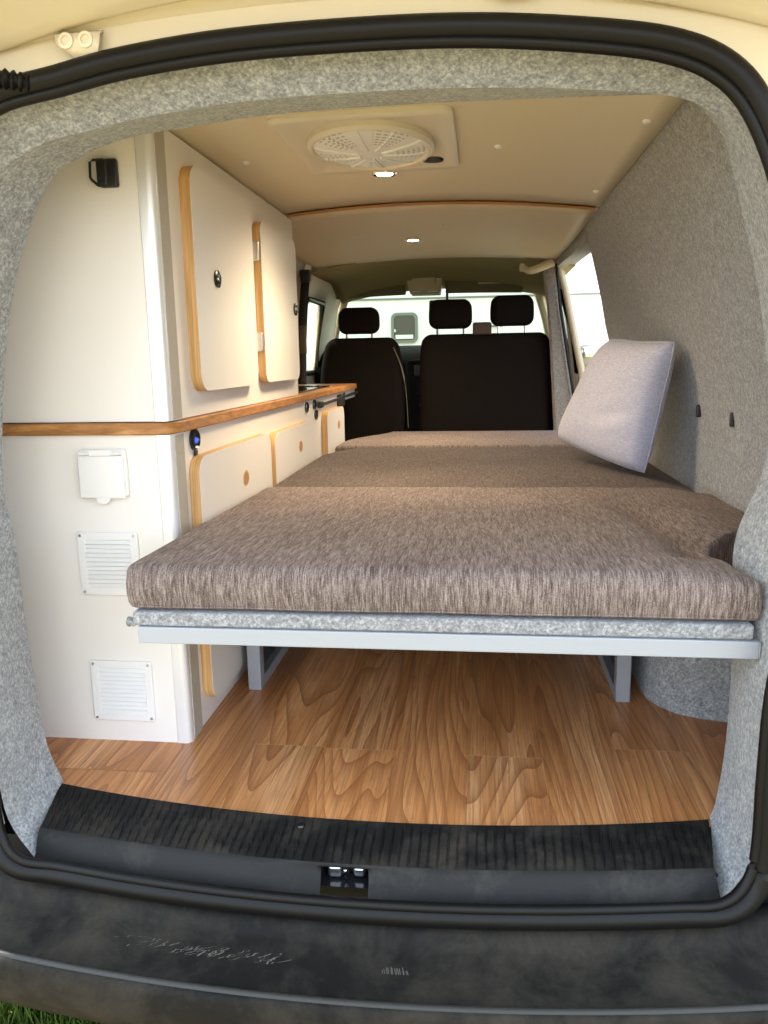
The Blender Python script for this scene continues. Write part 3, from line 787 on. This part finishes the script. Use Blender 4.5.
# ------------------------------------------------------------------ cab: seats, dashboard, trim
def headrest(t, cx, y, z0, w, h):
    def fn(p):
        k = (p.z - z0) / h; s = 1 - .10 * max(0, k) ** 3 - .06 * (1 - k) ** 3
        return (cx + (p.x - cx) * s, p.y, p.z)
    hr = part('headrest', B().rbox((cx - w / 2, y, z0), (cx + w / 2, y + .10, z0 + h), .042, 6, 4, fn), 'seat', t, smooth=60)
    for s in (-1, 1):
        part('headrest_post', B().tube([(cx + s * w * .30, y + .05, z0 - .06), (cx + s * w * .30, y + .05, z0 + .02)], .006, 8), 'chrome', hr)
def seat_base(t, x0, x1, y):
    part('seat_cushion', B().rbox((x0 + .01, y + .06, .30), (x1 - .01, y + .52, .45), .05, 4, 3), 'seat', t, smooth=60)
    part('seat_box', B().rbox((x0 + .04, y + .08, .0), (x1 - .04, y + .50, .30), .02, 2, 2), 'black', t)
SY = 3.0
ds = thing('driver_seat', 'single dark cloth front seat with one headrest', 'seat', (-.645, SY + .3, 0))
def dfn(p):
    k = (p.z - .32) / .665; s = 1 - .19 * max(0, (k - .55) / .45) ** 2.2 if k > .55 else 1
    return (-.652 + (p.x + .652) * s, p.y + .05 * k, p.z)
part('backrest', B().rbox((-.887, SY, .30), (-.417, SY + .13, .985), .055, 10, 4, dfn), 'seat', ds, smooth=60)
headrest(ds, -.665, SY + .05, 1.005, .232, .142); seat_base(ds, -.885, -.42, SY)
part('recline_strap', B().tube(catmull([(-.47, SY + .04, .93), (-.425, SY + .02, .82), (-.402, SY, .70), (-.39, SY - .005, .50)], 6), .005, 6, flat=.4), 'visor', ds)
bs = thing('bench_seat', 'dark cloth double front seat with two headrests', 'seat', (.02, SY + .3, 0))
def bfn(p):
    k = (p.z - .32) / .68; s = 1 - .055 * max(0, (k - .7) / .3) ** 2 if k > .7 else 1
    return (.02 + (p.x - .02) * s, p.y + .05 * k, p.z)
part('backrest', B().rbox((-.334, SY, .30), (.374, SY + .13, .995), .05, 10, 4, bfn), 'seat', bs, smooth=60)
headrest(bs, -.165, SY + .05, 1.022, .238, .155); headrest(bs, .163, SY + .05, 1.030, .236, .160); seat_base(bs, -.33, .37, SY)
part('belt_anchor', B().rbox((-.045, SY + .04, .985), (.055, SY + .11, 1.052), .012, 2, 3), 'seatpatch', bs, 'brown block between the headrests')

da = thing('dashboard', 'black dashboard and centre console beyond the front seats', 'dashboard', (XC, 4.0, 0))
part('dash_top', B().loft([[(x, y, z) for y, z in ((3.86, .62), (3.88, .82), (3.93, .90), (4.0, .945), (4.1, .955), (4.32, .95), (4.34, .6))] for x in (-1.08, .47)], False, False), 'dash', da, smooth=40)
part('centre_console', B().rbox((-.46, 3.60, .05), (-.12, 3.95, .86), .03, 3, 3), 'dash', da)
for x in (-.36, -.25):
    part('air_vent', B().rbox((x - .045, 3.592, .76), (x + .045, 3.61, .83), .006, 2, 2), 'black', da)
part('radio', B().rbox((-.39, 3.59, .64), (-.20, 3.61, .73), .004, 2, 2), 'gloss', da)
for x in (-.36, -.30, -.24):
    part('dial', B().lathe([(.016, 0), (.014, -.014), (.0, -.015)], (x, 3.595, .585), 'y', 18), 'steel', da)

# cab shell: side doors with windows, pillars, windscreen, lining
def xcab(z, s):
    r = interp([(0, .70), (.7, .66), (.95, .60), (1.3, .455), (1.45, .40)], z)
    return interp([(0, .60), (.62, .55), (.92, .505), (1.16, .445), (1.3, .40), (1.45, .37)], z) if s > 0 else 2 * XC - r - .02
def cabdoor(s):
    b = B(); ys = [2.98, 3.06, 3.78, 3.98, 4.40]; zs = [-.3, 0, .4, .79, 1.20, 1.30, 1.44]
    W = lambda z: (3.05, interp([(.79, 3.92), (1.20, 3.50)], z))
    rows = []
    for z in zs:
        a, c = W(min(1.2, max(.79, z)))
        rows.append([(xcab(z, s), y, z) for y in (2.98, a, (a + c) / 2, c, c + .06, 4.05 + (.35 if z < .9 else -.1 * (z - .9)))])
    vs = [b.verts(r) for r in rows]
    for i in range(len(zs) - 1):
        for j in range(5):
            if zs[i] == .79 and j in (1, 2): continue
            b.face([vs[i][j], vs[i + 1][j], vs[i + 1][j + 1], vs[i][j + 1]])
    return b
struct('wall_front_left', cabdoor(-1), 'cabtrim', "cream trimmed door beside the single front seat", 'wall', solid=.03)
struct('wall_front_right', cabdoor(1), 'cabtrim', "cream trimmed door beside the double front seat", 'wall', solid=.03)
def winframe(s):
    pts = [(3.05, .79), (3.92, .79), (3.50, 1.20), (3.05, 1.20)]
    b = B(); d = 1 if s < 0 else -1
    P = [(xcab(z, s) + d * .014, y, z) for y, z in pts]
    return b.tube(catmull(P + [P[0]], 1)[:-1], .020, 8, True)
struct('trim_3', winframe(-1), 'rubber', 'black seal around the window by the single front seat', 'trim')
struct('trim_4', winframe(1), 'rubber', 'black seal around the window by the double front seat', 'trim')
for s, nm in ((-1, 'window_2'), (1, 'window_3')):
    b = B(); d = 1 if s < 0 else -1
    b.loft([[(xcab(z, s) - d * .002, a, z), (xcab(z, s) - d * .002, c, z)] for z, a, c in ((.79, 3.05, 3.92), (.95, 3.05, 3.75), (1.2, 3.05, 3.5))])
    struct(nm, b, 'glass', 'clear side window of the cab by the ' + ('single' if s < 0 else 'double') + ' front seat', 'window', smooth=0)
b = B(); b.loft([[(-1.02, 4.36, .94), (-.6, 4.44, .94), (.2, 4.44, .94), (.58, 4.36, .94)], [(-.86, 3.98, 1.285), (-.55, 4.03, 1.30), (.12, 4.03, 1.30), (.42, 3.98, 1.285)]])
struct('window_1', b, 'glass', 'clear windscreen at the front of the van', 'window', smooth=0)
b = B()
for s in (-1, 1):
    X = (lambda x: .34 + (x - .40) * .75) if s > 0 else (lambda x: 2 * XC - x - .02)
    b.tube(catmull([(X(.60), 4.36, .92), (X(.52), 4.18, 1.12), (X(.43), 4.0, 1.29), (X(.40), 3.8, 1.36)], 6), .035, 10)
struct('pillar', b, 'cabtrim', 'cream trim of the slanting windscreen pillars', 'pillar')
struct('wall_front', B().grid(lambda u, v: (-1.10 + 1.66 * u, 4.42, -.3 + 1.22 * v), 4, 4), 'dash', 'dark front bulkhead under the windscreen', 'wall', smooth=0)
def liner(u, v):
    x = -.90 + 1.37 * u; k = (u - .5) * 2
    y = 3.0 - .08 * k * k + (1.05) * v
    z = zc(x) + .012 - .085 * sstep(.55, 1., v) - .03 * abs(k) ** 3 - .004
    return (x, y, z)
struct('ceiling_3', B().grid(liner, 24, 16), 'headliner', 'olive cloth roof lining over the front seats', 'ceiling', solid=.006)
def visor(x0, x1, label):
    t = thing('sun_visor', label, 'sun visor', ((x0 + x1) / 2, 3.88, 1.30), 'sun visors over the windscreen')
    def fn(p): return (p.x, p.y - .05 * (p.z - 1.26), p.z - .018 * abs((p.x + .22) / .7) ** 2)
    part('visor_pad', B().rbox((x0, 3.86, 1.268), (x1, 3.885, 1.362), .011, (12, 1, 3), 3, fn), 'visor', t, smooth=60)
    part('visor_rod', B().tube([(x0 + .02, 3.87, 1.352), (x1 - .02, 3.87, 1.352)], .006, 8), 'visor', t)
    return t
visor(-.93, -.475, 'olive sun visor above the single front seat')
vv = visor(-.225, .255, 'olive sun visor with a pale sticker above the double front seat')
part('warning_sticker', B().box((-.02, 3.8565, 1.318), (.14, 3.8585, 1.342)), 'cabtrim', vv, 'pale printed sticker', smooth=0)
oc = thing('overhead_console', 'cream roof console between the two sun visors', 'console', (-.355, 3.85, 1.32))
part('console_body', B().loft([[(cx0, y, z) for cx0, z in ((-.475, z1), (-.238, z1), (-.258, z0), (-.442, z0))] for y, z0, z1 in ((3.80, 1.262, 1.385), (3.79, 1.268, 1.382), (3.95, 1.262, 1.385))], True, True), 'cabtrim', oc, bevel=.008)
part('console_lid', B().rbox((-.43, 3.778, 1.31), (-.285, 3.792, 1.362), .005, 2, 2), 'cabtrim', oc)
for x in (-.40, -.30):
    part('lamp_lens', B().rbox((x - .03, 3.782, 1.272), (x + .03, 3.794, 1.282), .004, 1, 2), 'vent', oc)
rm = thing('rear_view_mirror', 'dark interior mirror peeping out beside the double seat headrest', 'mirror', (-.25, 3.98, 1.26))
part('mirror_shell', B().rbox((-.335, 3.95, 1.175), (-.10, 3.985, 1.235), .014, 3, 3), 'black', rm)
part('mirror_arm', B().tube([(-.22, 3.98, 1.225), (-.22, 4.01, 1.285)], .009, 8), 'black', rm)

# pillars behind the front seats
def bpillar_right():
    b = B()
    Ls = [(1.335, .315, .375), (1.28, .315, .375), (1.1, .340, .405), (.9, .358, .440), (.7, .372, .475), (.508, .385, .508), (.0, .40, .55)]
    b.loft([[(a + .01, 3.10, z), (a, 3.00, z), (a + .012, 2.985, z), (c - .014, 2.975, z), (c, 2.985, z), (c + .02, 3.06, z)] for z, a, c in Ls])
    return b
struct('pillar_2', bpillar_right(), 'pillartrim', 'grey felt pillar at the front of the side doorway', 'pillar')
struct('trim_5', B().tube([(.378, 2.968, 1.33), (.405, 2.966, 1.1), (.44, 2.964, .9), (.475, 2.962, .7), (.515, 2.96, .48)], .007, 8), 'rubber', 'black rubber seal along the side doorway', 'trim')
b = B().loft([[(x0, 3.12, z), (x0, 3.05, z), (x1, 3.05, z), (x1, 3.12, z)] for z, x0, x1 in ((1.30, .40, .43), (1.16, .425, .462), (.92, .46, .515), (.62, .488, .555), (.3, .51, .59), (-.3, .52, .62))], True, True)
struct('trim_6', b, 'paint', 'cream painted door jamb beyond the side doorway pillar', 'trim')
dl = thing('side_door_striker', 'black striker plate low on the cream door jamb', 'striker', (.53, 3.04, .58))
part('plate', B().rbox((.492, 3.035, .53), (.548, 3.049, .605), .005, 1, 2), 'black', dl)
part('loop', B().tube([(.51, 3.036, .55), (.51, 3.005, .55), (.51, 3.005, .585), (.51, 3.036, .585)], .005, 8), 'steel', dl)
# cream corner cap where the ceiling meets the pillar
gh = thing('grab_handle', 'cream moulded grab handle at the top of the doorway pillar', 'handle', (.30, 2.96, 1.31))
part('grip', B().tube(catmull([(.215, 3.0, 1.318), (.25, 2.965, 1.300), (.31, 2.955, 1.318), (.36, 2.955, 1.342)], 6), .022, 10, rf=lambda t: .75 + .4 * t), 'cabtrim', gh, smooth=60)
part('end_cap', B().rbox((.195, 2.985, 1.30), (.225, 3.03, 1.34), .008, 1, 2), 'cabtrim', gh)
# other side
b = B().loft([[(x0, 2.74, z), (x1, 2.72, z), (x1 + .01, 2.80, z), (x0 + .01, 2.98, z)] for z, x0, x1 in ((1.37, -.94, -.86), (1.28, -.975, -.885), (1.0, -1.02, -.915), (.76, -1.05, -.93), (.5, -1.08, -.96), (0, -1.1, -1.0))], True, True)
struct('pillar_3', b, 'cabtrim', 'cream trim of the pillar beyond the kitchen worktop', 'pillar')
sb = thing('seat_belt', 'black seat belt hanging on the pillar beyond the worktop', 'seat belt', (-.90, 2.70, .75))
part('webbing', B().loft([[(x - .022, y, z), (x + .022, y - .004, z)] for x, y, z in ((-.862, 2.70, 1.305), (-.872, 2.695, 1.22), (-.885, 2.70, 1.1), (-.898, 2.705, .95), (-.905, 2.71, .76), (-.906, 2.71, .748))]), 'belt', sb, solid=.003)
part('belt_guide', B().rbox((-.892, 2.68, 1.25), (-.842, 2.715, 1.31), .010, 2, 3), 'black', sb)
bk = part('belt_buckle', B().rbox((-.905, 2.655, .90), (-.868, 2.68, 1.04), .008, 2, 3), 'seatpatch', sb, 'brown belt tongue')
# cab courtesy black knob on the cream lining
tw = thing('speaker_tweeter', 'small dark round tweeter on the cream windscreen pillar', 'tweeter', (-.83, 3.80, 1.33))
part('tweeter_cap', B().lathe([(.03, 0), (.026, -.02), (.0, -.024)], (-.86, 3.74, 1.33), 'y', 20), 'black', tw)

# ------------------------------------------------------------------ tailgate above the opening
tg = thing('tailgate', 'cream white raised tailgate above the rear opening', 'tailgate', (XC, -.3, 1.42))
def drop(x): return -.20 * (x - XC) ** 2 - .01 * (x - XC)
TP = [(.012, 1.452), (.018, 1.420), (.000, 1.392), (-.022, 1.384), (-.045, 1.388), (-.058, 1.397), (-.064, 1.402), (-.070, 1.398), (-.085, 1.396), (-.10, 1.402), (-.13, 1.420), (-.22, 1.452), (-.30, 1.45), (-.6, 1.54), (-1.12, 1.70)]
part('inner_panel', B().loft([[(x, y + .05 * ((x - XC) / .7) ** 2, z + drop(x)) for y, z in TP] for x in (-.98 + 1.52 * i / 48 for i in range(49))]), 'paint', tg, smooth=40, solid=.004)
part('outer_panel', B().loft([[(x, y + .05 * ((x - XC) / .7) ** 2, z + drop(x)) for y, z in ((.02, 1.47), (-.2, 1.50), (-.6, 1.60), (-1.15, 1.73))] for x in (-.98 + 1.52 * i / 20 for i in range(21))]), 'paint', tg, smooth=40, solid=.004)
def hinge(hx, parent):
    dz = drop(hx)
    b = B()
    b.loft([[(hx + s * w + ox, y, z + dz) for s in (-1, 1)] for w, ox, y, z in ((.034, -.006, -.040, 1.392), (.036, -.006, -.060, 1.382), (.034, -.004, -.064, 1.368), (.022, .004, -.062, 1.356), (.020, .010, -.052, 1.347), (.028, .012, -.035, 1.340), (.028, .012, -.005, 1.342))])
    h = part('hinge', b, 'paint', parent, 'cream painted hinge plate', solid=.004, smooth=60)
    for s in (-1, 1):
        part('hinge_bolt', B().lathe([(.0115, 0), (.0115, -.005), (.007, -.006), (.0065, -.003), (.0, -.003)], (hx - .006 + s * .0155, -.063, 1.372 + dz), 'y', 18), 'paint', h)
hinge(-.60, tg)
hs = B()
pp = catmull([(-.80, -.10, 1.315), (-.755, -.085, 1.302), (-.715, -.075, 1.296), (-.685, -.062, 1.292), (-.66, -.04, 1.292)], 12)
hs.tube(pp, .0125, 12, rf=lambda t: 1 + .22 * math.sin(t * 2 * PI * 13))
part('cable_bellows', hs, 'rubber', tg, 'black ribbed cable sleeve', smooth=60)
part('stay_bracket', B().rbox((.015, -.085, 1.365), (.075, -.06, 1.392), .008, 2, 3), 'paint', tg)

# ------------------------------------------------------------------ outside
struct('ground', B().grid(lambda u, v: (-40 + 80 * u, -40 + 90 * v, -.56), 8, 8), 'ground', 'sunny dry lawn around the van', 'ground', smooth=0)
def blades():
    b = B(); r = random.Random(3)
    for k in range(20000):
        x = r.uniform(-1.5, -.62); y = r.uniform(-.1, .85); h = r.uniform(.03, .085); a = r.uniform(0, 2 * PI); w = r.uniform(.002, .0045)
        dx, dy = math.cos(a), math.sin(a); lx, ly = r.gauss(0, .02), r.gauss(0, .02)
        b.face(b.verts([(x - dx * w, y - dy * w, -.56), (x + dx * w, y + dy * w, -.56), (x + lx * .5 + dx * w * .6, y + ly * .5 + dy * w * .6, -.56 + h * .6), (x + lx, y + ly, -.56 + h)]))
    return b
tag(obj('grass', blades(), 'blade', org=(-1.1, .3, -.56), smooth=0), 'green grass tufts on the ground below the bumper', 'grass', kind='stuff')
mh = thing('motorhome', 'white camper van parked across the view in front of the windscreen', 'motorhome', (-1.2, 10, -.56))
part('body', B().rbox((-4.2, 9.0, -.1), (2.6, 11.1, 2.6), .12, 4, 4), 'caravan', mh, smooth=60)
wn = part('window', B().ring(rrect(-1.14, -.80, 1.06, 1.44, .07), rrect(-1.105, -.835, 1.095, 1.405, .05), 'y', 8.975, 9.0), 'caravanrim', mh, 'grey framed rounded window')
part('pane', B().prism(rrect(-1.11, -.83, 1.09, 1.41, .05), 'y', 8.985, 8.992), 'caravanwin', wn)
part('window_blind', B().box((-1.085, 8.980, 1.115), (-.86, 8.984, 1.165)), 'blind', wn)
part('window_catch', B().rbox((-1.10, 8.962, 1.20), (-1.08, 8.98, 1.235), .004, 1, 2), 'blind', wn)
part('trim_strip', B().box((-4.1, 8.985, 1.60), (2.5, 9.0, 1.622)), 'caravanrim', mh)
part('awning_rail', B().rbox((-4.0, 8.93, 2.1), (2.4, 9.0, 2.2), .02, 2, 2), 'caravan', mh)
part('door_handle', B().tube([(.02, 8.99, 1.25), (.02, 8.97, 1.25), (.25, 8.97, 1.25), (.25, 8.99, 1.25)], .012, 8), 'caravanrim', mh)
for x in (-3.0, 1.4):
    part('wheel', B().lathe([(.31, 0), (.33, .03), (.33, .19), (.31, .22), (.18, .215), (.16, .16)], (x, 8.98, -.23), 'y', 28), 'wheel', mh)
wm = thing('wing_mirror', 'wing mirror seen outside through the open side doorway', 'mirror', (.66, 3.9, .79))
part('mirror_housing', B().rbox((.618, 3.88, .79), (.704, 3.97, .935), .03, 3, 4), 'mirror', wm)
part('mirror_glass', B().rbox((.628, 3.874, .855), (.694, 3.882, .920), .003, 1, 2), 'chrome', wm)
part('mirror_arm', B().tube([(.655, 3.94, .80), (.63, 3.97, .75), (.575, 3.99, .72)], .02, 8), 'black', wm)
sh = thing('open_shelter', 'pale timber shelter standing beyond the side doorway', 'shelter', (5.0, 12, -.56))
for x, y in ((3.15, 13.2), (3.15, 16.), (7.5, 13.2), (7.5, 16.)):
    part('post', B().box((x - .06, y - .06, -.56), (x + .06, y + .06, 2.0)), 'timber', sh, smooth=0)
part('beam', B().box((2.7, 13.1, 2.0), (7.9, 13.25, 2.15)), 'timber', sh, smooth=0)
part('roof', B().loft([[(x, 12.9, 2.17), (x, 16.4, 3.2)] for x in (2.6, 8.0)]), 'timber', sh, solid=.05, smooth=0)
fe = thing('garden_fence', 'pale upright board fence seen through the window by the single front seat', 'fence', (-6, 11, -.56))
b = B()
for k in range(60):
    x = -9 + k * .13; y = 9.6 + .0 * k
    if x < -4.4: b.box((x, y, -.5), (x + .115, y + .02, 1.55 + .03 * (k % 2)))
part('boards', b, 'fence', fe, smooth=0)
part('fence_rail', B().box((-9.1, 9.62, .3), (-4.4, 9.66, .4)), 'fence', fe, smooth=0)

# ------------------------------------------------------------------ light
w = bpy.data.worlds.new('sky'); sc.world = w; w.use_nodes = True; nt = w.node_tree
bg = nt.nodes['Background']; tcw = nt.nodes.new('ShaderNodeTexCoord'); sep = nt.nodes.new('ShaderNodeSeparateXYZ')
rp = nt.nodes.new('ShaderNodeValToRGB'); e = rp.color_ramp.elements
e[0].position = 0.; e[0].color = (.90, .95, 1., 1); e[1].position = .6; e[1].color = (.62, .78, 1., 1)
nt.links.new(tcw.outputs['Generated'], sep.inputs[0]); nt.links.new(sep.outputs[2], rp.inputs[0]); nt.links.new(rp.outputs[0], bg.inputs['Color'])
bg.inputs['Strength'].default_value = 1.3
S = bpy.data.lights.new('sun', 'SUN'); S.energy = 3.5; S.color = (1, .94, .84); S.angle = math.radians(1.5)
so = bpy.data.objects.new('sun', S); COL.objects.link(so)
so.rotation_euler = Vector((.75, -.40, -1.0)).to_track_quat('-Z', 'Y').to_euler()

# ------------------------------------------------------------------ camera
cam = bpy.data.cameras.new('camera'); co = bpy.data.objects.new('camera', cam); COL.objects.link(co)
R = ((.9926622397, -.0055648130, .1207920142), (.1196224318, .1911492468, -.9742445480), (-.0176678138, .9815452095, .1904123159))
m4 = Matrix([[*R[0], 0.], [*R[1], -1.3], [*R[2], .87], [0, 0, 0, 1]])
co.matrix_world = m4
cam.sensor_fit = 'HORIZONTAL'; cam.sensor_width = 36; cam.lens = 790 / 768 * 36; cam.clip_start = .01
sc.camera = co
sc.view_settings.view_transform = 'Standard'; sc.view_settings.look = 'None'; sc.view_settings.gamma = 1
sc.view_settings.exposure = 1.75; sc.view_settings.use_curve_mapping = False
sc.cycles.use_denoising = True
sc.cycles.max_bounces = 10; sc.cycles.diffuse_bounces = 6
